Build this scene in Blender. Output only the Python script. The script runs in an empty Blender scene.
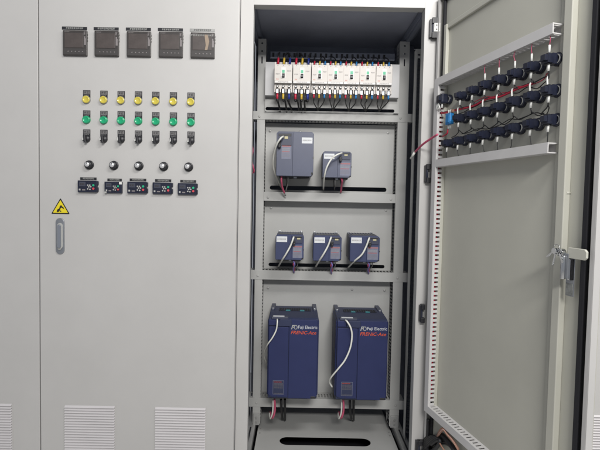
import bpy, bmesh, math, random
from mathutils import Vector, Matrix
random.seed(7)
sc = bpy.context.scene
COL = sc.collection
R = math.radians

# ------------------------------------------------------------------ camera
F = 445.0; PITCH = R(2.47); ROLL = R(1.12); SX = 2.0; SY = -6.0
CAM = Vector((0.0, -1.835, 1.32))
ROT = Matrix.Rotation(math.pi/2 - PITCH, 3, 'X') @ Matrix.Rotation(ROLL, 3, 'Z')
cd = bpy.data.cameras.new('camera'); cam = bpy.data.objects.new('camera', cd); COL.objects.link(cam)
cam.matrix_world = Matrix.Translation(CAM) @ ROT.to_4x4()
cd.sensor_width = 36; cd.lens = F/600*36; cd.shift_x = SX/600; cd.shift_y = SY/600
cd.clip_start = 0.02; cd.clip_end = 200
sc.camera = cam
def ray(px, py):
    return ROT @ Vector(((px-300+SX)/F, -(py-225-SY)/F, -1.0))
def at(px, py, Y):
    d = ray(px, py); t = (Y-CAM.y)/d.y
    return CAM + d*t
HX, HY = 0.560, -0.012
DD = Vector((0.238, -0.9713, 0)).normalized(); DN = Vector((-DD.y*-1, 0, 0))
PHI = math.atan2(DD.y, DD.x)
DY = Vector((-math.sin(PHI), math.cos(PHI), 0))      # door local +y, the outer side
def dl(px, py, p=0.0):
    """door-local (u, -p, z) where the sight line meets the door's inner face offset by p"""
    o = Vector((HX, HY, 0)) - DY*p
    d = ray(px, py); t = (o-CAM).dot(DY)/d.dot(DY); q = CAM + d*t
    return Vector(((q-o).dot(DD), -p, q.z))
def dw(v):
    return Vector((HX, HY, 0)) + DD*v[0] + DY*v[1] + Vector((0, 0, v[2]))

# ------------------------------------------------------------------ materials
MATS = {}
def lin(c):
    return tuple((x/255/12.92 if x/255 <= .04045 else ((x/255+.055)/1.055)**2.4) for x in c)
def mat(name, rgb, rough=.5, metal=0.0, spec=.5, bump=0.0, bscale=300, vary=0.0, vscale=3.0, coat=0.0, emit=None, trans=0.0):
    if name in MATS: return MATS[name]
    m = bpy.data.materials.new(name); m.use_nodes = True
    nt = m.node_tree; b = nt.nodes['Principled BSDF']
    b.inputs['Base Color'].default_value = (*rgb, 1)
    b.inputs['Roughness'].default_value = rough; b.inputs['Metallic'].default_value = metal
    b.inputs['Specular IOR Level'].default_value = spec
    b.inputs['Coat Weight'].default_value = coat
    b.inputs['Transmission Weight'].default_value = trans
    tc = nt.nodes.new('ShaderNodeTexCoord')
    if bump:
        n = nt.nodes.new('ShaderNodeTexNoise'); n.inputs['Scale'].default_value = bscale; n.inputs['Detail'].default_value = 3
        nt.links.new(tc.outputs['Object'], n.inputs['Vector'])
        n2 = nt.nodes.new('ShaderNodeTexNoise'); n2.inputs['Scale'].default_value = 3.5; n2.inputs['Detail'].default_value = 2
        nt.links.new(tc.outputs['Object'], n2.inputs['Vector'])
        bp = nt.nodes.new('ShaderNodeBump'); bp.inputs['Strength'].default_value = bump; bp.inputs['Distance'].default_value = .001
        nt.links.new(n.outputs['Fac'], bp.inputs['Height'])
        bp2 = nt.nodes.new('ShaderNodeBump'); bp2.inputs['Strength'].default_value = min(1, bump*3.0); bp2.inputs['Distance'].default_value = .006
        nt.links.new(n2.outputs['Fac'], bp2.inputs['Height']); nt.links.new(bp.outputs['Normal'], bp2.inputs['Normal'])
        nt.links.new(bp2.outputs['Normal'], b.inputs['Normal'])
    if vary:
        n = nt.nodes.new('ShaderNodeTexNoise'); n.inputs['Scale'].default_value = vscale; n.inputs['Detail'].default_value = 6; n.inputs['Roughness'].default_value = .65
        nt.links.new(tc.outputs['Object'], n.inputs['Vector'])
        r = nt.nodes.new('ShaderNodeValToRGB'); r.color_ramp.elements[0].position = .3; r.color_ramp.elements[1].position = .7
        r.color_ramp.elements[0].color = (*[c*(1-vary) for c in rgb], 1); r.color_ramp.elements[1].color = (*[min(1, c*(1+vary)) for c in rgb], 1)
        nt.links.new(n.outputs['Fac'], r.inputs['Fac']); nt.links.new(r.outputs['Color'], b.inputs['Base Color'])
        mr = nt.nodes.new('ShaderNodeMapRange'); mr.inputs['To Min'].default_value = max(0, rough-.08); mr.inputs['To Max'].default_value = min(1, rough+.1)
        nt.links.new(n.outputs['Fac'], mr.inputs['Value']); nt.links.new(mr.outputs['Result'], b.inputs['Roughness'])
    if emit:
        b.inputs['Emission Color'].default_value = (*emit[0], 1); b.inputs['Emission Strength'].default_value = emit[1]
    MATS[name] = m; return m
PAINT = mat('cabinet_paint', (.50, .491, .478), .40, bump=.16, bscale=700, vary=.035, vscale=2.5)
INPAINT = mat('inner_paint', (.475, .476, .462), .45, bump=.08, bscale=600, vary=.04, vscale=4)
DOORIN = mat('door_inner_paint', (.49, .484, .425), .5, bump=.10, bscale=600, vary=.05, vscale=2)
GALV = mat('galvanised_steel', (.47, .47, .46), .42, metal=.35, vary=.08, vscale=18)
DUCT = mat('duct_plastic', (.60, .59, .585), .42, vary=.04, vscale=12)
STEEL = mat('shaded_steel', (.24, .26, .32), .5, metal=.3, vary=.12, vscale=9)  # dark bluish tone paints in the shade inside the cabinets
RUBBER = mat('black_rubber', (.012, .012, .016), .7)
DARK = mat('dark_plastic', (.02, .02, .024), .38, vary=.15, vscale=60)
NAVYB = mat('navy_black_plastic', (.015, .018, .035), .3, vary=.2, vscale=50)
SCREEN = mat('meter_screen', (.075, .062, .058), .38, vary=.12, vscale=40)
BEZEL = mat('meter_bezel', (.045, .040, .038), .4, vary=.1, vscale=60)
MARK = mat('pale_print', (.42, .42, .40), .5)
DIM = mat('dim_print', (.22, .20, .20), .5)
SILVER = mat('silver_plate', (.33, .33, .32), .35, metal=.4, vary=.15, vscale=90)
WHITE = mat('white_plastic', (.72, .72, .69), .4)
STICK = mat('white_sticker', (.72, .74, .76), .55, vary=.05, vscale=40)
YEL = mat('yellow_lens', (.60, .50, .07), .3, coat=.4)
GRN = mat('green_lens', (.01, .36, .16), .3, coat=.4)
SIGNY = mat('sign_yellow', (.76, .62, .02), .5)
BLACK = mat('black_print', (.01, .01, .01), .6)
CHROME = mat('chrome', (.62, .63, .64), .18, metal=1.0)
ALU = mat('brushed_zinc', (.33, .345, .37), .35, metal=.7, vary=.1, vscale=30)
RED = mat('red_insulation', (.48, .018, .05), .45)
PINK = mat('pink_insulation', (.55, .09, .17), .45)
PINKW = mat('pinkish_lead', (.62, .42, .38), .5)
ORANGE = mat('orange_copper_tape', (.36, .19, .13), .5)
CABW = mat('white_cable', (.80, .80, .74), .45)
CABG = mat('grey_cable', (.30, .30, .29), .5)
CABK = mat('black_cable', (.012, .012, .014), .45)
YELS = mat('yellow_sleeve', (.62, .42, .05), .45)
BLUS = mat('blue_sleeve', (.015, .03, .22), .45)
BLUL = mat('bright_blue_plastic', (.02, .19, .48), .4)
VIOL = mat('violet_insulation', (.22, .18, .5), .45)
DRV_A = mat('drive_slate_lit', (.092, .103, .155), .4, bump=.12, bscale=900, vary=.07, vscale=14)  # drive tones step darker row by row, partly painting in the falling light
DRV_A2 = mat('drive_slate_dark', (.05, .057, .095), .45, bump=.12, bscale=900, vary=.07, vscale=14)
DRV_B = mat('drive_navy', (.025, .033, .103), .5, spec=.3, bump=.12, bscale=900, vary=.07, vscale=10)
DRV_B2 = mat('drive_navy_trim', (.034, .042, .088), .5, spec=.3, bump=.12, bscale=900, vary=.07, vscale=10)
LABELB = mat('grey_blue_label', (.19, .20, .27), .5, vary=.08, vscale=60)
TEAL = mat('teal_vent', (.03, .22, .24), .5)
REDP = mat('orange_red_print', (.62, .09, .035), .5)
BRK = mat('breaker_plastic', (.60, .565, .53), .45, vary=.05, vscale=30)
BRK2 = mat('breaker_light', (.70, .68, .66), .4)
KEYG = mat('green_key', (.02, .40, .20), .4)
KEYR = mat('red_key', (.62, .07, .09), .4)
USBY = mat('pale_connector', (.55, .50, .30), .5)

# ------------------------------------------------------------------ mesh builder
class MB:
    def __init__(s): s.bm = bmesh.new(); s.mats = []
    def mi(s, m):
        if m not in s.mats: s.mats.append(m)
        return s.mats.index(m)
    def box(s, x0, x1, y0, y1, z0, z1, m, M=None):
        vs = [s.bm.verts.new((x, y, z)) for x in (x0, x1) for y in (y0, y1) for z in (z0, z1)]
        if M is not None:
            for v in vs: v.co = M @ v.co
        i = s.mi(m)
        for f in ((0,1,3,2), (4,6,7,5), (0,4,5,1), (2,3,7,6), (0,2,6,4), (1,5,7,3)):
            s.bm.faces.new([vs[k] for k in f]).material_index = i
        return s
    def prism(s, pts, axis, a, b, m, M=None):
        """pts polygon in the two other axes (x,z for 'y'; y,z for 'x'; x,y for 'z') swept from a to b"""
        def P(p, t):
            v = Vector({'y': (p[0], t, p[1]), 'x': (t, p[0], p[1]), 'z': (p[0], p[1], t)}[axis])
            return M @ v if M is not None else v
        A = [s.bm.verts.new(P(p, a)) for p in pts]; B = [s.bm.verts.new(P(p, b)) for p in pts]; i = s.mi(m); n = len(pts)
        fs = [s.bm.faces.new(A), s.bm.faces.new(B[::-1])] + [s.bm.faces.new((A[k], B[k], B[(k+1) % n], A[(k+1) % n])) for k in range(n)]
        for f in fs: f.material_index = i
        return s
    def cyl(s, c, r, h, m, axis='y', seg=24, r2=None):
        """cylinder from c along +axis by h (r at c, r2 at the far end)"""
        r2 = r if r2 is None else r2; c = Vector(c); i = s.mi(m)
        def P(a, rr, t):
            ca, sa = math.cos(a)*rr, math.sin(a)*rr
            return c + Vector({'y': (ca, t, sa), 'x': (t, ca, sa), 'z': (ca, sa, t)}[axis])
        A = [s.bm.verts.new(P(2*math.pi*k/seg, r, 0)) for k in range(seg)]; B = [s.bm.verts.new(P(2*math.pi*k/seg, r2, h)) for k in range(seg)]
        fs = [s.bm.faces.new(A), s.bm.faces.new(B[::-1])]
        for k in range(seg):
            f = s.bm.faces.new((A[k], B[k], B[(k+1) % seg], A[(k+1) % seg])); f.smooth = True; fs.append(f)
        for f in fs: f.material_index = i
        return s
    def lathe(s, c, prof, m, axis='y', seg=28):
        """prof list of (radius, offset along axis)"""
        c = Vector(c); i = s.mi(m); rings = []
        for rr, t in prof:
            rings.append([s.bm.verts.new(c + Vector({'y': (math.cos(2*math.pi*k/seg)*rr, t, math.sin(2*math.pi*k/seg)*rr), 'x': (t, math.cos(2*math.pi*k/seg)*rr, math.sin(2*math.pi*k/seg)*rr), 'z': (math.cos(2*math.pi*k/seg)*rr, math.sin(2*math.pi*k/seg)*rr, t)}[axis])) for k in range(seg)])
        for a, b in zip(rings, rings[1:]):
            for k in range(seg):
                f = s.bm.faces.new((a[k], b[k], b[(k+1) % seg], a[(k+1) % seg])); f.smooth = True; f.material_index = i
        for rg in (rings[0], rings[-1]):
            try: s.bm.faces.new(rg).material_index = i
            except ValueError: pass
        return s
    def build(s, name, parent=None, bevel=0.0, seg=2, loc=None):
        bmesh.ops.recalc_face_normals(s.bm, faces=s.bm.faces)
        me = bpy.data.meshes.new(name); s.bm.to_mesh(me); s.bm.free()
        for m in s.mats: me.materials.append(m)
        o = bpy.data.objects.new(name, me); COL.objects.link(o)
        if loc is not None: o.location = loc
        if parent is not None: o.parent = parent
        if bevel:
            b = o.modifiers.new('bevel', 'BEVEL'); b.width = bevel; b.segments = seg; b.limit_method = 'ANGLE'; b.angle_limit = R(40)
        return o
def empty(name, loc, label, cat, group=None, rz=0.0):
    o = bpy.data.objects.new(name, None); COL.objects.link(o); o.location = loc; o.rotation_euler = (0, 0, rz)
    o.empty_display_size = .02
    return tag(o, label, cat, group)
def tag(o, label=None, cat=None, group=None, kind=None):
    if label: o['label'] = label
    if cat: o['category'] = cat
    if group: o['group'] = group
    if kind: o['kind'] = kind
    return o
KIDS = {}
def clone(root, loc, rz, label, group=None):
    r = root.copy(); COL.objects.link(r); r.location = loc; r.rotation_euler = (0, 0, rz); r['label'] = label
    if group: r['group'] = group
    for ch in [o for o in bpy.data.objects if o.parent == root]:
        c = ch.copy(); COL.objects.link(c); c.parent = r
        for g in [o for o in bpy.data.objects if o.parent == ch]:
            d = g.copy(); COL.objects.link(d); d.parent = c
    return r
def from_curve(cu, name, m, parent, M=None, loc=None):
    t = bpy.data.objects.new('tmp', cu); COL.objects.link(t)
    dg = bpy.context.evaluated_depsgraph_get(); dg.update()
    me = bpy.data.meshes.new_from_object(t.evaluated_get(dg)); bpy.data.objects.remove(t); bpy.data.curves.remove(cu)
    if M is not None: me.transform(M)
    me.materials.clear(); me.materials.append(m); me.name = name
    o = bpy.data.objects.new(name, me); COL.objects.link(o)
    if loc is not None: o.location = loc
    if parent is not None: o.parent = parent
    return o
FACE = Matrix.Rotation(math.pi/2, 4, 'X')           # xy sheet -> xz, facing -y
def sheet(name, outer, holes, thick, m, parent, M, bevel=0.0):
    """a flat plate with true holes, drawn in x,z"""
    cu = bpy.data.curves.new(name, 'CURVE'); cu.dimensions = '2D'; cu.fill_mode = 'BOTH'; cu.extrude = thick/2
    if bevel: cu.bevel_depth = bevel; cu.bevel_resolution = 1
    for lp in [outer]+holes:
        sp = cu.splines.new('POLY'); sp.points.add(len(lp)-1); sp.use_cyclic_u = True
        for k, p in enumerate(lp): sp.points[k].co = (p[0], p[1], 0, 1)
    return from_curve(cu, name, m, parent, M @ FACE)
def rect(x0, x1, z0, z1): return [(x0, z0), (x1, z0), (x1, z1), (x0, z1)]
def slot(x0, x1, z0, z1, n=6):
    """stadium-shaped hole"""
    w, h = x1-x0, z1-z0; pts = []
    if w >= h:
        r = h/2
        for k in range(n+1): a = -math.pi/2 + math.pi*k/n; pts.append((x1-r+math.cos(a)*r, z0+r+math.sin(a)*r))
        for k in range(n+1): a = math.pi/2 + math.pi*k/n; pts.append((x0+r+math.cos(a)*r, z0+r+math.sin(a)*r))
    else:
        r = w/2
        for k in range(n+1): a = math.pi*k/n; pts.append((x0+r+math.cos(a)*r, z1-r+math.sin(a)*r))
        for k in range(n+1): a = math.pi + math.pi*k/n; pts.append((x0+r+math.cos(a)*r, z0+r+math.sin(a)*r))
    return pts
def smooth(pts, n=6):
    P = [Vector(p) for p in pts]; P = [P[0]*2-P[1]] + P + [P[-1]*2-P[-2]]; out = []
    for i in range(1, len(P)-2):
        a, b, c, d = P[i-1:i+3]
        for k in range(n):
            t = k/n; out.append(.5*((2*b)+(c-a)*t+(2*a-5*b+4*c-d)*t*t+(3*b-a-3*c+d)*t**3))
    out.append(P[-2]); return out
def tube_into(mb, pts, r, m, seg=8, n=6):
    S = smooth(pts, n) if len(pts) > 2 else [Vector(p) for p in pts]; i = mb.mi(m); rings = []; up = None
    for k, p in enumerate(S):
        t = (S[min(k+1, len(S)-1)]-S[max(k-1, 0)]).normalized()
        if up is None: up = t.orthogonal().normalized()
        up = (up - t*up.dot(t)).normalized(); s = t.cross(up)
        rings.append([mb.bm.verts.new(p + (up*math.cos(2*math.pi*j/seg)+s*math.sin(2*math.pi*j/seg))*r) for j in range(seg)])
    for a, b in zip(rings, rings[1:]):
        for j in range(seg):
            f = mb.bm.faces.new((a[j], b[j], b[(j+1) % seg], a[(j+1) % seg])); f.smooth = True; f.material_index = i
    mb.bm.faces.new(rings[0]).material_index = i; mb.bm.faces.new(rings[-1][::-1]).material_index = i
def wire(name, pts, r, m, label=None, cat=None, group=None, parent=None, extra=None):
    o0 = Vector(pts[0]) if parent is None else Vector((0, 0, 0))
    mb = MB(); tube_into(mb, [Vector(p)-o0 for p in pts], r, m)
    if extra:
        for (ps, rr, mm) in extra: tube_into(mb, [Vector(p)-o0 for p in ps], rr, mm)
    o = mb.build(name, parent, loc=o0)
    return tag(o, label, cat, group) if label else o
def text(body, name, size, m, parent, M, shear=0.0, thick=.0006, width=None, bold=0.0):
    cu = bpy.data.curves.new(name, 'FONT'); cu.body = body; cu.size = size; cu.extrude = thick/2; cu.shear = shear
    cu.align_x = 'LEFT'; cu.align_y = 'CENTER'; cu.offset = bold
    t = bpy.data.objects.new('tmp', cu); COL.objects.link(t)
    dg = bpy.context.evaluated_depsgraph_get(); dg.update()
    me = bpy.data.meshes.new_from_object(t.evaluated_get(dg)); bpy.data.objects.remove(t)
    xs = [v.co.x for v in me.vertices]; w = max(xs)-min(xs)
    S = Matrix.Diagonal((width/w if width else 1, 1, 1, 1))
    me.transform(M @ FACE @ S @ Matrix.Translation((-min(xs), 0, 0)))
    me.materials.clear(); me.materials.append(m)
    o = bpy.data.objects.new(name, me); COL.objects.link(o); o.parent = parent; return o
def box_rect(px0, py0, px1, py1, Y):
    xm, ym = (px0+px1)/2, (py0+py1)/2
    a, b = at(px0, ym, Y), at(px1, ym, Y); c, d = at(xm, py1, Y), at(xm, py0, Y)
    return a.x, b.x, c.z, d.z
def chamf(x0, x1, z0, z1, tl, tr, br_, bl_):
    return [(x0+bl_, z0), (x1-br_, z0), (x1, z0+br_), (x1, z1-tr), (x1-tr, z1), (x0+tl, z1), (x0, z1-tl), (x0, z0+bl_)]
ORD = ['first', 'second', 'third', 'fourth', 'fifth', 'sixth', 'seventh', 'eighth']

# ================================================================== cabinets
XS1 = at(39.1, 200, -.02).x; XS2 = at(237.4, 200, -.02).x; XS3 = XS2+.806; XS0 = XS1-.806; XS4 = XS3+.806
ZTOP = at(340, 6.3, 0).z + .045; ZB = .02
OL = at(250.9, 200, 0).x; OR = at(419.2, 200, 0).x; OT = at(340, 6.3, 0).z; OB = .15
DEPTH = .62; FL = CAM.z - 1.165                     # floor plate height
PY = .37                                             # front of the inner posts
YD = -.02                                            # face of the closed doors

SLIT_SHADE = mat('louvre_gap_shade', (.05, .05, .055), .8)  # dark strip under each slat, painting in the shade of its slit
def louvre(root_door, x0, x1, ztop, rows, name='louvre_vent'):
    mb = MB(); p = .0112
    mb.box(x0-.004, x1+.004, YD-.0012, YD+.002, ztop-rows*p-.004, ztop+.004, PAINT)
    for k in range(rows):
        z = ztop-k*p
        mb.prism([(YD-.001, z-.0008), (YD-.0080, z-p*.60), (YD-.0080, z-p*.72), (YD-.001, z-p*.74)], 'x', x0, x1, WHT_LOUV)
        mb.box(x0+.001, x1-.001, YD-.0016, YD-.001, z-p*.97, z-p*.76, SLIT_SHADE)
    return mb.build(name, root_door)
WHT_LOUV = mat('louvre_paint', (.60, .58, .585), .42, vary=.03, vscale=6)

def closed_cabinet(x0, x1, label):
    root = empty('electrical_cabinet', (0, 0, 0), label, 'cabinet')
    mb = MB(); a, b = x0+.001, x1-.001
    mb.box(a, a+.055, 0, .0018, ZB, ZTOP, PAINT); mb.box(b-.055, b, 0, .0018, ZB, ZTOP, PAINT); mb.box(a+.055, b-.055, 0, .0018, ZTOP-.05, ZTOP, PAINT); mb.box(a+.055, b-.055, 0, .0018, ZB, ZB+.1, PAINT)
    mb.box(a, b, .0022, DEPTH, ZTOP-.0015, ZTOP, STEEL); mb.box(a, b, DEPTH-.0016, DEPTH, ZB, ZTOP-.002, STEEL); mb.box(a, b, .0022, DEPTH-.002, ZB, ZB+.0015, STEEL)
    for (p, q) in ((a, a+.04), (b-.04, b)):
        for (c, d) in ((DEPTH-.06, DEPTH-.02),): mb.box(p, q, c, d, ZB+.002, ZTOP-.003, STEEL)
    if x0 < XS1-.1 or x0 > XS2: ex = a if x0 < 0 else b-.0015; mb.box(ex, ex+.0015, .06, DEPTH-.07, ZB+.002, ZTOP-.003, STEEL)
    mb.box(a+.1, b-.1, .40, .402, .3, ZTOP-.2, STEEL)
    mb.box(x0+.004, x1-.004, .02, DEPTH-.02, 0, ZB-.001, DARK)
    mb.build('cabinet_body', root, .002)
    mb = MB(); mb.box(x0+.002, x1-.0022, YD, -.002, .11, ZTOP-.006, PAINT)
    door = mb.build('door', root, .0022, 3)
    return root, door

rootL, doorL = closed_cabinet(XS0, XS1, 'grey closed cabinet cut by the left edge, its door blank but for a louvred vent')
rootM, doorM = closed_cabinet(XS1, XS2, 'grey closed cabinet whose door carries the meters, lamps and knobs')
rootR, doorR = closed_cabinet(XS3, XS4, 'pale cabinet behind the swung-open door at the right edge')
for (root, door, x0, x1, y0) in ((rootM, doorM, 65.2, 115, 405.4), (rootM, doorM, 155.6, 205.6, 407.3), (rootL, doorL, -38, 12, 403)):
    a = at(x0, y0+3, YD); b = at(x1, y0+3, YD); zt = at((x0+x1)/2, y0, YD).z
    louvre(door, a.x, b.x, zt, 24)
q = at(592.5, 414.5, YD); louvre(doorR, q.x, q.x+.2, q.z, 24)

# handle of the middle cabinet
a0, a1, z0, z1 = box_rect(56.3, 218, 64.7, 254, YD)
mb = MB()
mb.prism(slot(a0, a1, z0, z1, 12), 'y', YD-.005, YD+.001, ALU)
mb.prism(slot(a0+.0075, a1-.0045, z0+.022, z1-.02, 8), 'y', YD-.0085, YD-.0045, MARK)
mb.prism(slot(a0+.011, a1-.0105, z0+.026, z1-.026, 8), 'y', YD-.0135, YD-.008, mat('handle_grey', (.24, .26, .30), .3, metal=.3))
mb.cyl(((a0+a1)/2, YD-.009, z0+.024), .0075, .004, CABG)
tag(mb.build('handle', doorM, .001), 'silver recessed swing handle')

# ------------------------------------------------------------------ open cabinet
root2 = empty('electrical_cabinet', (0, 0, 0), 'open cabinet with its door swung out, holding the drives and breakers', 'cabinet')
L0, L1 = XS2+.001, XS3-.001
# front frame : one bent profile round the opening
mb = MB()
mb.box(L0, OL, 0, .0018, ZB, ZTOP, PAINT); mb.box(OR, L1, 0, .0018, ZB, ZTOP, PAINT)
mb.box(OL, OR, .0, .0018, OT, ZTOP, PAINT); mb.box(OL, OR, .0, .0018, ZB, OB, PAINT)
mb.box(OL-.0018, OL, .0018, .045, OB, OT, INPAINT); mb.box(OR, OR+.0018, .0018, .045, OB, OT, INPAINT)
mb.box(OL, OR, .0018, .045, OT, OT+.0018, INPAINT); mb.box(OL, OR, .0018, .045, OB-.0018, OB, INPAINT)
mb.box(L0, OL-.0018, .045, .047, ZB, ZTOP, INPAINT); mb.box(OR+.0018, L1, .045, .047, ZB, ZTOP, INPAINT)
mb.build('front_frame', root2, .0008)
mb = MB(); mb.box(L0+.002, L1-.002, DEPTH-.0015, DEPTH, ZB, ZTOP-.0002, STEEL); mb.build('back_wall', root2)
mb = MB(); mb.box(L0, L1, 0.002, DEPTH, ZTOP, ZTOP+.0015, mat('roof_shaded_metal', (.42, .445, .53), .5, metal=.15, vary=.1, vscale=4)); mb.build('roof', root2)  # bluish roof tone paints in the cool shade under it
# floor: two gland plates, the near one with a long slot
e = at(340, 432, 0); 
sx0, sx1 = at(279.5, 442.5, .27).x, at(370.5, 442.5, .27).x
YC = .385
M = Matrix.Translation((0, 0, FL)) @ Matrix.Rotation(-math.pi/2, 4, 'X')     # sheet x,z -> world x,y
sheet('floor_plate', rect(L0+.065, L1-.065, .05, YC), [slot(sx0, sx1, .2 + .0305, .3045, 12)], .002, INPAINT, root2, M)
mb = MB(); mb.box(L0+.065, L1-.065, YC+.003, DEPTH-.004, FL-.006, FL-.004, INPAINT)
mb.box(L0+.004, L1-.004, .05, DEPTH-.004, ZB, ZB+.01, RUBBER); mb.build('base_tray', root2)
for k, (x, y) in enumerate([(L0+.078, .17), (L0+.078, .33), (L0+.078, .37), (L1-.078, .17), (L1-.078, .33), (L1-.078, .36)]):
    mb = MB(); mb.cyl((x, y, FL+.001), .004, .003, CABG, 'z', 12); mb.build('bolt', root2)
# side floor rails and top beams
def rail_pair(xa, xb):
    for (z0, z1, nm) in ((FL-.012, FL+.028, 'bottom_beam'),):
        mb = MB(); mb.box(xa, xb, .05, DEPTH-.005, z0, z1, GALV)
        mid = (xa+xb)/2; mb.box(mid-.004, mid+.004, .08, PY-.03, z1-.001, z1+.0006, DARK)
        mb.build(nm, root2, .0015)
    mb = MB(); zt = ZTOP-.004
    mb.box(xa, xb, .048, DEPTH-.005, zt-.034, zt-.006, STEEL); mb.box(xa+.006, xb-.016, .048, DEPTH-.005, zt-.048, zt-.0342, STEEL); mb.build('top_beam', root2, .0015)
rail_pair(L0+.012, L0+.052); rail_pair(L1-.052, L1-.012)
# posts
pz0, pz1 = FL+.03, at(330, 40, PY).z
def holes_col(w, z0, z1, pitch, hw, hh, xc):
    out = []; z = z0
    while z < z1: out.append(slot(xc-hw/2, xc+hw/2, z, z+hh, 4)); z += pitch
    return out
POSTS = []; RECESS = .075
for (pa, pb) in ((256.0, 263.6), (395.6, 405.2)):
    xa, xb = at(pa, 200, PY).x, at(pb, 200, PY).x; POSTS.append((xa, xb))
    inner = xb if pa < 300 else xa
    mb = MB(); t = .0016
    post = None
    hs = []
    for z in (pz1-.022, pz1-.06): hs.append(slot((xa+xb)/2-.0045, (xa+xb)/2+.0045, z-.004, z+.005, 6))
    hs.append(slot((xa+xb)/2-.003, (xa+xb)/2+.003, pz1-.12, pz1-.085, 6))
    hs += [slot((xa+xb)/2-.003, (xa+xb)/2+.003, pz0+.018, pz0+.03, 6), slot((xa+xb)/2-.004, (xa+xb)/2+.004, pz0+.04, pz0+.052, 6)]
    post = sheet('upright_post', rect(xa, xb, pz0, pz1), hs, t, INPAINT, root2, Matrix.Translation((0, PY+t/2, 0)))
    # perforated return flange facing the middle of the cabinet (holes are real)
    sgn = 1 if pa < 300 else -1
    Mx = Matrix.Translation((inner-(.0008*sgn), 0, 0)) @ Matrix.Rotation(math.pi/2, 4, 'Z')
    hs = holes_col(.03, pz0+.02, pz1-.02, .0173, .030, .0085, PY+.042)
    f = sheet('perforated_flange', rect(PY+.002, PY+RECESS-.001, pz0, pz1), hs, t, INPAINT, post, Mx)
    outer_x = xa if sgn > 0 else xb
    mb = MB(); mb.box(outer_x-.0008, outer_x+.0008, PY+.002, PY+.06, pz0, pz1, INPAINT); mb.build('return_flange', post)
# perforated strip standing at the right wall
t = .0016; sxa, sxb = at(412.3, 200, .25).x, at(418.6, 200, .25).x; sz1 = at(417, 49, .25).z
strip = sheet('perforated_upright', rect(sxa, sxb, FL+.03, sz1), holes_col(.03, FL+.06, sz1-.02, .0200, .013, .009, (sxa+sxb)/2-.004), t, INPAINT, root2, Matrix.Translation((0, .25, 0)))
mb = MB(); mb.box(sxa-.0016, sxa, .251, .285, FL+.03, sz1, INPAINT); mb.box(sxb-.0016, sxb, .251, .285, FL+.03, sz1, INPAINT)
mb.build('channel_side', strip)
# cross rails (top y at left, bottom y at left measured at x=330)
def cross_rail(ytop, ybot, xa, xb, yf, perf=None):
    zt, zb = at(330, ytop, yf).z, at(330, ybot, yf).z; dp = RECESS-.002
    mb = MB(); mb.box(xa, xb, yf, yf+.0016, zb, zt, INPAINT)
    o = mb.build('cross_rail', root2, .0012)
    for z, which in ((zt-.0008, 0), (zb+.0008, 1)):
        hs = []
        pitch, hw, h0, h1 = perf or (.0165, .006, .03, .05); x = xa+.02
        if perf or which == 0 or True:
            while x < xb-.02: hs.append(slot(x, x+hw, yf+h0, yf+h1, 4)); x += pitch
        sheet('perforated_edge', rect(xa, xb, yf+.0018, yf+dp), hs, .0016, INPAINT, o, Matrix.Translation((0, 0, z)) @ Matrix.Rotation(-math.pi/2, 4, 'X'))
    return zt, zb
YR = PY-.0022
RA = cross_rail(112.3, 120.7, L0+.003, L1-.003, YR, (.0165, .0065, .025, .055))
RB = cross_rail(193.0, 202.0, POSTS[0][1]+.0005, POSTS[1][0]-.0005, YR+.001, None)
RC = cross_rail(271.6, 280.8, L0+.003, L1-.003, YR, (.0165, .010, .012, .062))
RD = cross_rail(399.3, 408.3, L0+.003, L1-.003, YR, (.0150, .0075, .020, .062))
# mounting plates with cable slots
PLY = PY+RECESS; px0, px1 = POSTS[0][1]+.0006, POSTS[1][0]-.0006
PLT = .352                                           # the top plate stands further forward
def mplate(z0, z1, hole, Y=None):
    Y = Y or PLY
    hs = []
    if hole:
        h0, h1, hy0, hy1 = hole; a = at(h0, (hy0+hy1)/2, Y); b = at(h1, (hy0+hy1)/2, Y); c = at((h0+h1)/2, hy0, Y); d = at((h0+h1)/2, hy1, Y)
        hs = [slot(a.x, b.x, d.z, c.z, 10)]
    sheet('mounting_plate', rect(px0, px1, z0, z1), hs, .002, INPAINT, root2, Matrix.Translation((0, Y+.001, 0)))
mplate(at(330, 112.1, PLT).z, at(330, 66, PLT).z, (265.5, 394.5, 108.2, 111.5), PLT)
mplate(RB[1]+.01, RA[0]-.045, (269.8, 386.5, 186.6, 190.8))
mplate(RC[1]+.01, RB[1]+.006, (268.5, 384.5, 263.8, 267.3))
mplate(RD[1]+.012, RC[1]+.006, None)
for (px_, py_) in ((259.5, 116.3), (400.5, 118.2), (257.8, 275.6), (397.5, 278.0), (256.6, 403.0), (395.5, 405.6), (268, 197.2), (391, 199.3)):
    v = at(px_, py_, YR-.001); mb = MB(); mb.lathe((v.x, v.y, v.z), [(.0058, .001), (.0058, -.0006), (.0044, -.0018), (.0001, -.0022)], INPAINT, seg=14); mb.build('rail_screw', root2)
for (px_, py_) in ((270, 131), (388, 133), (271, 208), (386, 210.5), (268, 288), (384.5, 290.5), (300, 131.5), (352, 289.5)):
    v = at(px_, py_, PLY-.0005); mb = MB(); mb.lathe((v.x, v.y, v.z), [(.0062, .0005), (.0062, -.0016), (.0040, -.0026), (.0001, -.0028)], GALV, seg=12); mb.build('plate_screw', root2)
# bracket feet under the posts
for (xa, xb) in POSTS:
    mb = MB(); mb.box(xa+.004, xb-.004, PY-.008, PY-.001, pz0-.004, pz0+.055, GALV)
    for dz in (.012, .034): mb.cyl(((xa+xb)/2, PY-.0125, pz0+dz), .006, .006, CABG, 'y', 6)
    mb.build('post_foot', root2, .001)
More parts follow.
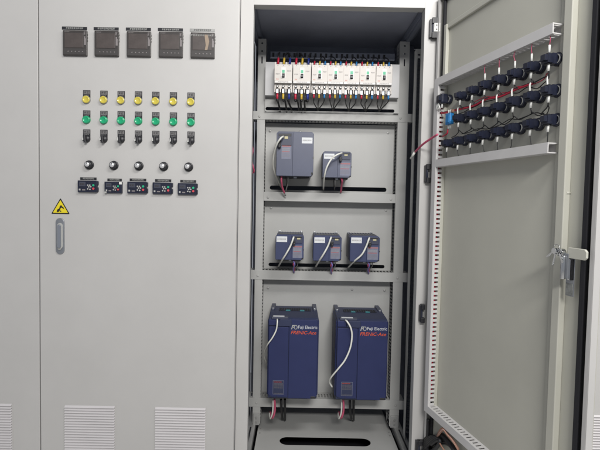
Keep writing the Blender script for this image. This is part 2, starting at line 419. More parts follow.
# hinges on the right stile
for (hx0, hx1, hy0, hy1, lug) in ((430.2, 438.2, 17.5, 38, True), (425.2, 430.6, 164, 183, False), (419.8, 424.8, 304.5, 323, False), (416, 424, 441, 456, False)):
    a = at(hx0, (hy0+hy1)/2, -.02); b = at(hx1, (hy0+hy1)/2, -.02); c = at((hx0+hx1)/2, hy0, -.02).z; d = at((hx0+hx1)/2, hy1, -.02).z
    mb = MB(); w = b.x-a.x; h = c-d
    mb.box(a.x, a.x+w*.45, -.016, -.0005, d+h*.06, c-h*.06, DARK)
    mb.box(a.x+w*.25, b.x, -.024, -.004, c-h*.28, c, DARK); mb.box(a.x+w*.25, b.x, -.024, -.004, d, d+h*.28, DARK)
    mb.cyl((a.x+w*.42, -.014, d), .0045, h, NAVYB, 'z', 14)
    if lug:
        mb.box(a.x+w*.45, b.x+.006, -.027, -.008, d+h*.29, c-h*.29, WHITE); 
        mb.cyl((a.x+w*.75, -.0275, (c+d)/2+h*.10), .003, .001, DARK, 'y', 10); mb.cyl((a.x+w*.75, -.0275, (c+d)/2-h*.10), .003, .001, DARK, 'y', 10)
    mb.build('hinge', root2, .0012)

# ------------------------------------------------------------------ the swung-open door
ZD0, ZD1 = .11, ZTOP-.006
DW = .764
door = None
mb = MB()
mb.box(.006, DW, 0, .0018, ZD0, ZD1, DOORIN)
for (u0, u1) in ((.006, .008), (DW-.0018, DW)): mb.box(u0, u1, -.020, 0, ZD0, ZD1, PAINT)
mb.box(.008, .020, -.020, -.0182, ZD0, ZD1, PAINT); mb.box(DW-.014, DW-.0018, -.020, -.0182, ZD0, ZD1, PAINT)
mb.box(.020, DW-.014, -.020, -.0182, ZD1-.014, ZD1, PAINT); mb.box(.008, DW-.0018, -.0182, 0, ZD1-.0018, ZD1, PAINT)
mb.box(.020, DW-.014, -.020, -.0182, ZD0, ZD0+.014, PAINT); mb.box(.008, DW-.0018, -.0182, 0, ZD0, ZD0+.0018, PAINT)
door = mb.build('door', root2, .0012)
door.location = (HX, HY, 0); door.rotation_euler = (0, 0, PHI)
# gasket
mb = MB(); g0, g1 = .030, .043
gr0, gr1 = .717, .733
mb.box(g0, g0+.013, -.012, 0, ZD0+.03, ZD1-.032, RUBBER); mb.box(gr0, gr1, -.014, 0, ZD0+.03, ZD1-.032, RUBBER)
mb.box(g0, gr1, -.0119, 0, ZD1-.0319, ZD1-.020, RUBBER); mb.box(g0, gr1, -.0119, 0, ZD0+.017, ZD0+.0299, RUBBER)
mb.build('gasket', door, .003, 3)
# stiffener frame
us0 = dl(444, 200).x; us1 = dl(562, 200).x
zs1 = dl(450, 24).z; zs0 = dl(439, 411).z
mb = MB()
def stiff(u0, u1, z0, z1, h=.014): mb.box(u0, u1, -h, 0, z0, z1, DOORIN)
stiff(us0-.018, us0, zs0-.03, zs1); stiff(us1, us1+.026, ZD0+.05, ZD1-.05, .020)
mb.box(us1-.022, us1, -.008, -.0002, ZD0+.05, ZD1-.05, DOORIN)
mb.box(us0, us1-.022, -.010, 0, zs1-.018, zs1, DOORIN); mb.box(us0, us1-.022, -.012, 0, zs0-.03, zs0-.012, DOORIN)
mb.build('stiffener_frame', door, .002)
for (px, py) in ((568.8, 50), (568.6, 193), (560.3, 323), (556.6, 415.5)):
    v = dl(px, py, .004); mb = MB(); mb.cyl((v.x, -.012, v.z), .0035, .012, DOORIN, 'y', 12); mb.build('stud', door)
# lock: keeper plate, chrome rod case, tongue, keys
v = dl(569, 263, .02); lz = v.z; lu = v.x
mb = MB()
mb.box(lu-.006, lu+.020, -.022, -.0202, lz-.085, lz+.020, ALU)
mb.box(lu-.002, lu+.016, -.040, -.022, lz-.038, lz+.026, ALU); mb.cyl((lu+.004, -.042, lz-.040), .0065, .060, CHROME, 'z', 16); mb.box(lu+.012, lu+.019, -.036, -.022, lz-.042, lz+.012, CHROME)
mb.prism(chamf(lu+.010, lu+.066, lz+.015, lz+.042, .003, .006, .006, .003), 'y', -.037, -.030, DOORIN)
mb.cyl((lu-.001, -.052, lz+.028), .010, .014, CHROME, 'y', 16)
mb.box(lu-.004, lu+.018, -.024, -.022, lz-.082, lz-.052, mat('stamped_zinc', (.28, .29, .28), .45, metal=.5, vary=.3, vscale=80))
mb.build('lock', door, .0015)
keys = empty('key_bunch', dw((lu-.001, -.054, lz+.031)), 'small bunch of metal keys hanging at the lock of the open door', 'keys', rz=PHI)
for k, (a, l) in enumerate(((-.5, .038), (.25, .046), (.9, .036))):
    mb = MB(); Mk = Matrix.Translation((-.004*k, -.004*k, 0)) @ Matrix.Rotation(a, 4, 'Y')
    mb.box(-.0025, .0025, -.001, .001, -l, -.008, CHROME, Mk); mb.prism([(math.cos(t*math.pi/6)*.0095, math.sin(t*math.pi/6)*.0095) for t in range(12)], 'y', -.0012, .0012, CHROME, Mk)
    for j in range(3): mb.box(.0025, .0045, -.001, .001, -l+.004+j*.006, -l+.007+j*.006, CHROME, Mk)
    mb.build('key', keys, .0004)
mb = MB(); tube_into(mb, [(math.cos(t)*.012, -.006, math.sin(t)*.012+.008) for t in [k*math.pi/6 for k in range(13)]], .001, CHROME, 6, 2); mb.build('key_ring', keys)
keys.scale = (.85, .85, .85)

# ------------------------------------------------------------------ ducts on the door
def duct(name_label, horizontal, a0, a1, b0, b1, prot, slots_side, open_end=False):
    """slotted wiring duct on the door: runs along a (u if horizontal, z if not) from a0 to a1, across b0..b1"""
    root = empty('wiring_duct', (HX, HY, 0), name_label, 'wiring duct', 'slotted wiring ducts on the open door', PHI)
    t = .0016; W = .0105; G = .0075; pitch = W+G
    # base, walls as combs, lid
    def bx(mb, a, a_, b, b_, p, p_, m=DUCT):
        if horizontal: mb.box(a, a_, -p_, -p, b, b_, m)
        else: mb.box(b, b_, -p_, -p, a, a_, m)
    mb = MB(); bx(mb, a0, a1, b0+t, b1-t, .0005, .002); mb.build('base', root)
    for (bb, slotted) in ((b0, 0 in slots_side), (b1-t, 1 in slots_side)):
        mb = MB()
        if slotted:
            bx(mb, a0, a1, bb, bb+t, .0005, .011); bx(mb, a0, a1, bb, bb+t, prot-.011, prot-.0025)
            a = a0
            while a < a1: bx(mb, a, min(a+W, a1), bb, bb+t, .011, prot-.011); a += pitch
        else: bx(mb, a0, a1, bb, bb+t, .0005, prot-.0025)
        mb.build('slotted_wall', root)
    mb = MB(); bx(mb, a0, a1, b0-.001, b1+.001, prot-.0025, prot); bx(mb, a0, a1, b0-.0012, b0-.0002, prot-.010, prot-.0025); bx(mb, a0, a1, b1+.0002, b1+.0012, prot-.010, prot-.0025)
    mb.build('lid', root, .0006)
    if open_end:
        mb = MB(); bx(mb, a1, a1+.002, b0-.001, b0+.0025, .0005, prot); bx(mb, a1, a1+.002, b1-.0025, b1+.001, .0005, prot)
        bx(mb, a1, a1+.002, b0+.0025, b1-.0025, prot-.0035, prot); bx(mb, a1, a1+.002, b0+.0025, b1-.0025, .0005, .003); mb.build('end_rim', root, .0004)
    return root
PR = .042
vt = dl(438.5, 79.3, PR); vt2 = dl(552, 21, PR); vb = dl(439, 84.5, PR)
top_z1 = (vt.z+vt2.z)/2; top_z0 = top_z1-.027
print('DUCT', vt.z, vt2.z, vb.z)
v2 = dl(434.6, 161, PR); v2b = dl(547.3, 141.3, PR); v2c = dl(547, 151, PR); mid_z1 = (v2.z+v2b.z)/2; mid_z0 = mid_z1-.027
print('MID', v2.z, v2b.z, v2c.z)
v3 = dl(427, 412, PR); v3b = dl(460, 443.5, PR); bot_z0 = (v3.z+v3b.z)/2; bot_z1 = bot_z0+.027
print('BOT', v3.z, v3b.z, 'us0', us0, us1, 'zs', zs0, zs1)
uend = v2b.x
du1 = us0-.001; du0 = du1-.026
duct('vertical slotted grey duct at the hinge side of the open door', False, bot_z1+.001, top_z1, du0, du1, PR, (0, 1))
duct('top slanting slotted duct above the rows of contact blocks', True, du1+.0012, uend, top_z0, top_z1, PR, (0, 1), True)
duct('middle duct under the rows of contact blocks, its open end showing', True, du1+.0012, uend, mid_z0, mid_z1, PR, (1,), True)
duct('lowest duct running along the bottom of the open door', True, du0, .62, bot_z0, bot_z1, PR, (0, 1))

# ------------------------------------------------------------------ contact blocks on the door
ROW1 = [(448.5, 99.5), (466.7, 96), (479, 90.7), (491.7, 85.3), (506, 80), (522.3, 74), (539.3, 67.3), (557.3, 59.3)]
ROW2 = [(465, 118.3), (477.7, 115), (490.7, 111.7), (505, 107.3), (520.7, 101.7), (539.3, 96.7), (557.3, 90.7)]
ROW3 = [(453.3, 143.3), (464.3, 140.7), (477.3, 138.3), (490, 135), (505, 131.7), (520, 128.3), (538.3, 124.3), (556.7, 120)]
def row_z(row):
    zs = [dl(x, y, .008) for x, y in row]; print([round(z.z, 3) for z in zs], [round(z.x, 3) for z in zs]); return zs
Z1, Z2, Z3 = row_z(ROW1), row_z(ROW2), row_z(ROW3)
def block_proto():
    r = empty('contact_block', (0, 0, 0), 'x', 'contact block', 'contact blocks on the open door')
    mb = MB(); mb.lathe((0, 0, 0), [(.0188, 0), (.0188, -.008), (.0180, -.0095), (.0165, -.0125), (.0110, -.0128), (.0105, -.006), (.0001, -.006)], NAVYB); mb.build('mounting_ring', r)
    mb = MB()
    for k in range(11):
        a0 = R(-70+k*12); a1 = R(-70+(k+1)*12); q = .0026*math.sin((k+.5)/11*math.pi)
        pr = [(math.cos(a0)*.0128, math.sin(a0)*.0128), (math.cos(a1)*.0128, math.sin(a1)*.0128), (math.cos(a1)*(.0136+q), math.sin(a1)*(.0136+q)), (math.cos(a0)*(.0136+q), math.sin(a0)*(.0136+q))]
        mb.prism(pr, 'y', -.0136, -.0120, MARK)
    mb.build('collar_glint', r)  # pale crescent shaped as the glint on the ring
    mb = MB(); mb.box(-.016, .0065, -.028, -.010, -.0145, .0145, NAVYB); mb.box(-.018, .0075, -.043, -.026, -.0125, .0115, NAVYB)
    mb.box(-.010, .006, -.053, -.043, -.007, .0085, NAVYB); mb.box(-.013, .004, -.039, -.033, -.0165, -.011, DARK); mb.box(-.013, .004, -.039, -.033, .011, .0145, DARK)
    mb.cyl((-.004, -.0435, .001), .003, .002, SILVER, 'y', 10); mb.box(-.0182, -.0178, -.040, -.030, -.006, .004, CABG)
    mb.build('switch_body', r, .0016)
    mb = MB(); tube_into(mb, [(-.001, -.033, -.013), (-.001, -.034, -.034)], .0034, WHITE); tube_into(mb, [(-.0072, -.030, -.013), (-.0075, -.031, -.030)], .0026, WHITE)
    mb.build('wire_sleeve', r)
    return r
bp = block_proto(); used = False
rows = ((Z1, 'top', 'just under the top duct'), (Z2, 'middle', 'under the red bundle'), (Z3, 'bottom', 'just above the middle duct'))
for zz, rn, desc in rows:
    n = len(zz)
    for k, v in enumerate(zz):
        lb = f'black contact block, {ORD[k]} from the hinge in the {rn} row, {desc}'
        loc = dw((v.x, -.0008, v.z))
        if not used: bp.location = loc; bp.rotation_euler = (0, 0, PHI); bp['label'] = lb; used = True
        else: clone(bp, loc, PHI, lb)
# red droppers from the top duct and the sleeves they enter
for k in range(3, 8):
    v = Z1[k]; a = (v.x-.001, -.034, top_z0+.002); b = (v.x-.001, -.034, v.z+.036); c = (v.x-.001, -.034, v.z+.012)
    m = (v.x-.001+.004*((k*37 % 5)-2)/2, -.036, (a[2]+b[2])/2)
    wire('hanging_wire', [dw(a), dw(m), dw(b)], .0011, PINK, f'thin red wire dropping from the top duct into the {ORD[k]} block from the hinge', 'wire', 'red wires dropping from the top duct', extra=[([dw(b), dw(c)], .0030, WHITE)])
# red bundle under the top row
def chain(rowz, dz, ptz, p=.028): return [dw((v.x, -p, v.z+dz)) for v in rowz]
pts = [dw((du1+.002, -.024, Z1[0].z-.047))] + [dw((v.x, -.026, v.z-.050+.003*((k % 2)*2-1))) for k, v in enumerate(Z1)][0:6] + [dw((Z1[6].x-.0, -.026, Z1[6].z-.046))]
tail = [pts[-1], dw((Z1[6].x+.045, -.026, Z1[6].z-.040)), dw((Z1[7].x-.004, -.030, Z1[7].z-.052)), dw((Z1[7].x-.001, -.033, Z1[7].z-.033))]
wire('wire_bundle', pts, .0034, RED, 'red wire bundle running beneath the top row of contact blocks', 'wire bundle', extra=[(tail, .0018, CABK), ([p+Vector((0, -.002, .0035)) for p in pts], .0016, CABK)])
for k, v in enumerate(Z1[1:7]):
    a = dw((v.x-.001, -.034, v.z-.033)); b = dw((v.x+.003, -.028, v.z-.048)); c = dw((v.x+.011, -.028, v.z-.050)); 
    wire('jumper_wire', [a, dw((v.x, -.031, v.z-.042)), b], .0011, CABK, f'short dark jumper below the {ORD[k+1]} top-row contact block, joining the red bundle', 'wire', 'short dark jumpers to the red bundle', extra=[([a, dw((v.x+.004, -.031, v.z-.040)), c], .0011, CABK)])
def strand(rowz, dz, p, amp, seed, r, m, label):
    rnd = random.Random(seed); pts = []
    for a, b in zip(rowz, rowz[1:]):
        for t in (0, .5): pts.append(dw((a.x+(b.x-a.x)*t+.004*rnd.random(), -p-.006*rnd.random(), a.z+(b.z-a.z)*t+dz+amp*(rnd.random()-.5))))
    e = rowz[-1]; pts += [dw((e.x-.020, -p, e.z+dz+.008)), dw((e.x-.004, -.032, e.z-.040)), dw((e.x-.001, -.034, e.z-.032))]
    wire('looped_wire', pts, r, m, label, 'wire')
strand(Z1, -.056, .016, .016, 3, .0015, CABK, 'thin dark wire wandering behind the red bundle beneath the top row')
strand(Z1[2:], -.043, .022, .010, 5, .0013, RED, 'thin red wire lying over the right part of the red bundle')
strand(Z2, -.052, .014, .014, 8, .0014, CABK, 'thin dark wire behind the looped wire under the middle row')
# middle row: white sleeves on top, looping dark wire below
for k, v in enumerate(Z2):
    wire('jumper_wire', [dw((v.x-.009, -.032, v.z+.012)), dw((v.x-.011, -.032, v.z+.032)), dw((v.x-.010, -.030, v.z+.040))], .0026, WHITE, f'short white sleeved wire rising from the {ORD[k]} middle-row contact block', 'wire', 'white sleeved wires above the middle row')
pts = [dw((Z2[0].x-.06, -.022, Z2[0].z-.062)), dw((Z2[0].x-.03, -.024, Z2[0].z-.058))]
for k, v in enumerate(Z2[:-1]):
    pts += [dw((v.x-.004, -.030, v.z-.050)), dw((v.x+.004, -.032, v.z-.046)), dw((v.x+.018, -.026, v.z-.058)), dw((v.x+.040, -.026, v.z-.055))]
v = Z2[-1]; pts += [dw((v.x-.03, -.028, v.z-.056)), dw((v.x-.008, -.031, v.z-.044)), dw((v.x-.001, -.034, v.z-.030))]
wire('looped_wire', pts, .0016, CABK, 'dark wire looping from block to block beneath the middle row', 'wire',
     extra=[([dw((v.x-.001, -.034, v.z-.032)), dw((v.x, -.032, v.z-.048))], .0016, CABK) for v in Z2[:-1]])
for k, v in enumerate(Z3):
    jj = .004*((k*13 % 5)-2)
    wire('hanging_wire', [dw((v.x-.001, -.034, v.z-.032)), dw((v.x+jj*.5, -.033, v.z-.05)), dw((v.x+jj, -.032, mid_z1+.0008))], .0012, CABK,
         f'dark wire dropping from the {ORD[k]} bottom-row contact block into the middle duct', 'wire', 'dark wires dropping into the middle duct')
# blue coupling, hose knot beside the duct
v = dl(449.6, 119, .034)
cp = empty('inline_connector', dw((v.x, -.034, v.z)), 'bright blue connector between white sleeves beside the vertical duct', 'connector', rz=PHI)
mb = MB(); mb.box(-.016, .016, -.009, .009, -.021, .021, BLUL); mb.box(-.012, .012, -.011, .011, -.016, .016, BLUL); mb.build('shell', cp, .003)
for dx in (-.006, .006):
    mb = MB(); tube_into(mb, [(dx, 0, .02), (dx*1.1, 0, .034)], .0032, WHITE); tube_into(mb, [(dx, 0, -.02), (dx*.9, 0, -.036)], .0032, WHITE); mb.build('wire_sleeve', cp)
mb = MB(); tube_into(mb, [(-.009, 0, -.036), (-.014, 0, -.052), (-.05, .004, -.058)], .0028, RED); mb.build('red_lead', cp)
mb = MB(); mb.box(.014, .024, -.004, .004, .022, .032, ORANGE); mb.build('orange_tab', cp, .001)
v = Z1[0]
kn = empty('cable_gland', dw((v.x-.012, -.03, v.z)), 'bulky black cable gland nearest the hinge, with three white sleeves, above the blue connector', 'cable gland', rz=PHI)
mb = MB(); mb.box(-.020, .024, -.014, .014, -.018, .020, NAVYB); mb.build('gland_body', kn, .006, 3)
mb = MB()
for k in range(3): tube_into(mb, [(-.020+.008*k, -.012, -.012), (-.008+.009*k, -.012, -.038)], .0027, WHITE)
mb.build('wire_sleeve', kn)
# pink cable from duct into the cabinet
wire('pink_cable', [at(437.5, 134.5, -.14), at(431, 138.6, -.09), at(423, 144.2, -.04), at(415, 152, .035)], .0042, PINK,
     'pink cable passing from the open door across the right frame into the cabinet', 'cable', extra=[([at(415, 152, .035), at(410.8, 158.5, .07)], .0046, CABW)])
wire('pink_cable', [at(250.5, 140, .10), at(252.7, 150, .10), at(251.5, 160, .08), at(254, 171, .10), at(251, 174, .12)], .0035, PINK,
     'pink looped cable peeking out behind the left frame beside the top drives', 'cable')
# black hose and cable knot at the bottom of the door
wire('black_hose', [dw(dl(428, 419, .02)), dw(dl(428, 430, .02)), dw(dl(427.5, 438, .02)), dw(dl(427, 455, .02))], .0065, CABK, 'vertical black hose leaving the lowest duct at the bottom hinge', 'hose')
kb = empty('cable_knot', dw(dl(438, 446, .03)), 'tangle of black cables with copper-coloured edges under the lowest door duct', 'cable knot', rz=PHI)
k0 = dl(438, 446, .03)
def kl(px, py, p=.03): return dl(px, py, p)-k0
mb = MB()
for k in range(6):
    pts = [kl(431+7*math.cos(a+k*.9)+.4*k, 443+7*math.sin(a+k*.7)+k*.8, .014+.006*k) for a in [j*.8 for j in range(8)]]
    tube_into(mb, pts, .0075, CABK, 8, 4)
for k in range(5): tube_into(mb, [kl(436+k*1.6, 438+k*1.2, .020), kl(441+k*2.0, 434+k*2.6, .030), kl(448+k*1.6, 441+k*2.6, .030), kl(458, 452+k*2, .02)], .0075, CABK, 8, 4)
mb.build('cable_coil', kb)
mb = MB()
for k, m_ in enumerate((ORANGE, ORANGE, PINKW, ORANGE)):
    tube_into(mb, [kl(436.5+k*.5, 437-k*.2, .030+.003*k), kl(439.5+k*.7, 430.5+k*.4, .036+.003*k), kl(442.5+k*.5, 428.0+k*.9, .038+.003*k), kl(447+k*.2, 433+k*.9, .036+.003*k), kl(453, 439.5+k*.8, .034+.003*k), kl(459, 449+k, .03)], .0022, m_, 8, 5)
for k in range(1): tube_into(mb, [kl(438+k*2, 440+k, .045), kl(442+k*2, 447+k, .048), kl(447+k*2, 454+k, .045)], .0026, ORANGE, 8, 4)
mb.build('copper_lead', kb)
wire('duct_wires', [dw((du0+.013, -.020, bot_z1+.02)), dw((du0+.015, -.022, 1.0)), dw((du0+.012, -.020, 1.4)), dw((du0+.014, -.021, top_z0-.02))], .0036, RED, 'red wires seen through the slots of the vertical door duct', 'wires')
# ================================================================== things on the closed door
def smear(mb, x0, x1, z0, z1, y, n, m):
    """rows of tiny strokes like small printed characters"""
    w = (x1-x0)/n
    for k in range(n):
        a = x0+k*w+w*.08; b = x0+(k+1)*w-w*.12; h = z1-z0; th = h*.15
        mb.box(a, b, y-.0003, y, z1-th, z1, m); mb.box(a, a+th, y-.00025, y, z0, z1-th, m)
        if k % 2: mb.box(a+th, b, y-.0003, y, z0, z0+th, m)
        else: mb.box((a+b)/2, (a+b)/2+th, y-.0003, y, z0, z1-th*1.5, m)
        mb.box(a+th*1.1, b-th, y-.0003, y, z0+h*.42, z0+h*.42+th, m)
# meters
MET = [(62.9, 86.4, 30.6, 55.0), (94.6, 118.1, 31.1, 55.6), (126.8, 150.3, 31.6, 56.2), (158.8, 182.3, 32.0, 56.7), (190.8, 214.3, 32.6, 57.7)]
def meter():
    r = empty('panel_meter', (0, 0, 0), 'x', 'panel meter', 'panel meters along the top of the closed door')
    w = .048; mb = MB()
    mb.box(-w, w, -.010, 0, -.050, .050, BEZEL)
    for k in range(3): mb.box(w-.003, w+.0016, -.0085, -.001, .008+k*.012, .016+k*.012, BEZEL)
    mb.build('bezel', r, .002, 3)
    mb = MB(); mb.box(-w+.008, w-.013, -.0112, -.0098, -.019, .039, SCREEN); mb.build('screen', r, .0008)
    mb = MB(); mb.box(-w+.0035, w-.0035, -.0111, -.0099, -.046, -.0225, mat('meter_keys', (.05, .046, .045), .5)); 
    for k in range(5): mb.prism([(-w+.019+k*.0145, -.034), (-w+.024+k*.0145, -.0315), (-w+.024+k*.0145, -.0365)], 'y', -.0116, -.0108, DIM)
    mb.build('keypad_strip', r)
    mb = MB(); smear(mb, -w+.008, -w+.028, .0415, .0455, -.0103, 5, DIM); smear(mb, w-.012, w-.003, .032, .045, -.0103, 1, DIM); smear(mb, w-.011, w-.004, -.008, .026, -.0103, 1, DIM); mb.build('printed_mark', r)
    return r
def nameplate(name, w, h, n, m_base=DARK, m_txt=MARK, y=0):
    mb = MB(); mb.box(-w/2, w/2, -.0018, 0, -h/2, h/2, m_base); smear(mb, -w/2+w*.16, w/2-w*.14, -h*.28, h*.28, -.0018, n, m_txt); return mb
mp = meter(); np_data = None
for k, (x0, x1, y0, y1) in enumerate(MET):
    a0, a1, z0, z1 = box_rect(x0, y0, x1, y1, YD-.01); loc = ((a0+a1)/2, YD, (z0+z1)/2)
    lb = ['leftmost', 'second', 'third', 'fourth', 'rightmost'][k]
    desc = f'square dark panel meter, {lb} of the five along the top of the closed door' if k < 4 else 'rightmost square panel meter, a pale film strip left on its screen'
    if k == 0: mp.location = loc; mp['label'] = desc; r = mp
    else: r = clone(mp, loc, 0, desc)
    c0, c1, cz0, cz1 = box_rect(x0-.7, y0-3.7, x1+.7, y0-.8, YD)
    o = nameplate('name_plate', c1-c0, cz1-cz0, 9, SILVER if k == 4 else DARK, BLACK if k == 4 else MARK).build('name_plate', None, loc=((c0+c1)/2, YD, (cz0+cz1)/2))
    tag(o, f'narrow lettered name strip above the {lb} panel meter', 'name plate', 'name strips above the meters')
    if k == 4:
        mb = MB(); mb.prism([(.010, -.020), (.013, .0), (.008, .040), (.020, .041), (.027, .015), (.020, -.019)], 'y', -.0126, -.0113, mat('film_strip', (.30, .23, .17), .35)); mb.build('film_strip', r)
        mb = MB(); smear(mb, -.047, .046, .035, .041, -.0118, 10, MARK); mb.build('loose_film', r)
# lamps, buttons, selectors
XL = [85.7, 103.0, 120.3, 137.7, 155.1, 172.8, 190.4]
TAGM = mat('legend_grey', (.17, .165, .165), .4, vary=.3, vscale=120)
def small_plate(): return nameplate('name_plate', .029, .034, 3)
def lamp(kind):
    nm = {'y': 'indicator_lamp', 'g': 'push_button', 's': 'selector_switch'}[kind]
    r = empty(nm, (0, 0, 0), 'x', {'y': 'lamp', 'g': 'button', 's': 'switch'}[kind], {'y': 'yellow indicator lamps', 'g': 'green illuminated buttons', 's': 'black selector switches'}[kind])
    mb = MB(); mb.box(-.0145, .0145, -.0016, 0, .004, .038, DARK); mb.box(-.012, .012, -.0022, -.0014, .0215, .0355, TAGM)
    smear(mb, -.0095, .0095, .0245, .0325, -.0022, 2, BLACK); smear(mb, -.010, .010, .0165, .0185, -.0016, 3, MARK); mb.build('legend_plate', r)
    if kind in 'yg':
        m = YEL if kind == 'y' else GRN
        mb = MB(); mb.lathe((0, 0, 0), [(.0158, 0), (.0158, -.003), (.0150, -.0045), (.0142, -.005)], SILVER if kind == 'y' else m); mb.build('bezel_ring', r)
        mb = MB(); mb.lathe((0, 0, 0), [(.0146, -.003), (.0146, -.010), (.0138, -.0115), (.0105, -.0122), (.0095, -.0112), (.004, -.0108), (.0001, -.0106)], m); mb.build('lens', r)
    else:
        mb = MB(); mb.lathe((0, 0, 0), [(.0150, 0), (.0150, -.004), (.0135, -.008), (.012, -.010), (.0001, -.0102)], DARK); mb.build('collar', r)
        Mr = Matrix.Rotation(R(-6), 4, 'Y')
        mb = MB(); mb.box(-.0042, .0042, -.024, -.009, -.016, .0145, DARK, Mr); mb.box(-.0115, -.0035, -.0165, -.009, -.009, .009, DARK, Mr); mb.build('lever', r, .0018)
        mb = MB(); mb.prism([(-.0115, -.006), (-.0085, .0085), (-.0042, .0105), (-.0052, -.004)], 'y', -.0180, -.0150, WHITE, Mr); mb.build('pointer_mark', r)
    return r
for kind, y0, y1, nm in (('y', 99.3, 101.6, 'yellow indicator lamp'), ('g', 119.5, 122.0, 'green illuminated button'), ('s', 138.6, 140.7, 'black selector switch')):
    pr = lamp(kind); 
    for k, x in enumerate(XL):
        q = at(x, y0+(y1-y0)*k/6, YD-.01); loc = (q.x, YD, q.z)
        lb = f'{nm}, {ORD[k]} of seven counted from the left'
        if k == 0: pr.location = loc; pr['label'] = lb
        else: clone(pr, loc, 0, lb)
# potentiometer knobs
def knob():
    r = empty('rotary_knob', (0, 0, 0), 'x', 'knob', 'round speed knobs')
    mb = MB(); mb.lathe((0, 0, 0), [(.0185, 0), (.0185, -.0025), (.0165, -.004), (.0001, -.0041)], DARK); mb.build('base_ring', r)
    mb = MB(); mb.lathe((0, 0, 0), [(.0150, -.004), (.0142, -.016), (.0125, -.0175), (.0001, -.0178)], DARK)
    for k in range(16): mb.box(.0138, .0156, -.015, -.004, -.0008, .0008, DARK, Matrix.Rotation(2*math.pi*k/16, 4, 'Y'))
    mb.build('grip', r)
    mb = MB(); mb.lathe((-.0025, -.0168, .001), [(.0098, 0), (.0092, -.0018), (.0001, -.0024)], mat('satin_cap', (.62, .62, .63), .35, metal=.25, vary=.1, vscale=80)); mb.box(-.0032, -.0016, -.0198, -.0185, .003, .0095, DARK); mb.build('cap', r)
    return r
kp = knob()
for k, x in enumerate([88.1, 112.9, 138.0, 163.0, 188.0]):
    q = at(x, 164.7+.52*k, YD-.012); loc = (q.x, YD, q.z); lb = f'round black knob with a silver cap, {ORD[k]} of five counted from the left'
    if k == 0: kp.location = loc; kp['label'] = lb
    else: clone(kp, loc, 0, lb)
# drive keypads
KP = [(77.4, 97.9, 180.6, 192.3), (104.6, 121.9, 181.8, 193.0), (126.9, 147.6, 181.8, 193.4), (152.2, 172.6, 182.5, 194.0), (177.4, 197.5, 183.2, 194.8)]
for k, (x0, x1, y0, y1) in enumerate(KP):
    a0, a1, z0, z1 = box_rect(x0, y0, x1, y1, YD-.01); w = (a1-a0)/2; h = (z1-z0)/2
    r = empty('drive_keypad', ((a0+a1)/2, YD, (z0+z1)/2), f'small navy operator keypad, {ORD[k]} of five counted from the left', 'keypad', 'operator keypads in the lowest row')
    mb = MB()
    if k == 1: mb.box(-w, w, -.012, 0, -h, h, NAVYB); mb.box(w*.70, w+.0005, -.0135, -.0118, h*.55, h*1.02, WHITE); mb.box(-w*1.0, -w*.75, -.0135, -.0118, -h*1.05, -h*.75, MARK)
    else: mb.box(-w+.002, w-.004, -.013, 0, -h, h, NAVYB); mb.box(w-.006, w, -.010, 0, -h*.85, -h*.1, NAVYB); mb.box(w-.006, w, -.010, 0, h*.3, h*.95, NAVYB); mb.box(-w, -w+.003, -.008, 0, -h*.9, h*.9, NAVYB)
    mb.build('housing', r, .0016)
    s = w/.042; mb = MB()
    mb.box(-w*.78, -w*.16, -.0140, -.0125, h*.02, h*.78, mat('lcd_dark', (.06, .065, .09), .15)); smear(mb, -w*.7, -w*.26, h*.22, h*.55, -.0140, 4, BEZEL); mb.build('display', r)
    mb = MB()
    for (bx, bz) in ((-.02, .22), (.18, .22), (.08, -.08), (.28, -.05), (-.02, -.42), (.20, -.48)): mb.cyl((w*bx+.003, -.0148, h*bz), .0030*s, .002, MARK, 'y', 12)
    mb.build('key', r)
    mb = MB(); mb.cyl((w*.60, -.0150, h*.22), .0046*s, .0022, KEYG, 'y', 14); mb.build('start_key', r)
    mb = MB(); mb.cyl((w*.60, -.0150, -h*.36), .0046*s, .0022, KEYR, 'y', 14); mb.build('stop_key', r)
    mb = MB(); mb.box(-w*.82, -w*.66, -.0137, -.0128, -h*.7, -h*.4, MARK); mb.box(-w*.5, -w*.2, -.0137, -.0128, -h*.7, -h*.5, DIM); mb.build('status_mark', r)
    p0, p1, q0, q1 = box_rect(x0+3, y0-3.2, x1-1.3 if k != 1 else x1, y0-.7, YD)
    o = nameplate('name_plate', p1-p0, q1-q0, 8, DARK, MARK).build('name_plate', None, loc=((p0+p1)/2, YD, (q0+q1)/2))
    tag(o, f'narrow lettered name strip above the {ORD[k]} operator keypad', 'name plate', 'name strips above the keypads')
# warning sign
ap = at(60.4, 198.3, YD); bl = at(51.4, 213.9, YD); br = at(69.7, 214.1, YD); zb = (bl.z+br.z)/2
cx = (bl.x+br.x)/2; hw = (br.x-bl.x)/2; hh = ap.z-zb
sg = empty('warning_sign', (cx, YD, zb), 'yellow triangular electric hazard sign above the door handle', 'sign')
def rtri(w, h, z, r=.12): return [(-w*(1-r), z), (w*(1-r), z), (w*(1-r*.35), z+h*r*.6), (w*r*.5, z+h*(1-r*.2)), (-w*r*.5, z+h*(1-r*.2)), (-w*(1-r*.35), z+h*r*.6)]
mb = MB(); mb.prism(rtri(hw, hh, 0, .06), 'y', -.0006, 0, BLACK); mb.build('border', sg)
mb = MB(); mb.prism(rtri(hw*.82, hh*.80, hh*.075, .06), 'y', -.0010, -.0004, SIGNY); mb.build('yellow_field', sg)
mb = MB(); S = hw
mb.prism([(-.30*S, .18*S), (-.42*S, .30*S), (-.30*S, .52*S), (-.12*S, .60*S), (-.02*S, .46*S), (-.14*S, .26*S)], 'y', -.0014, -.0009, BLACK)      # fist
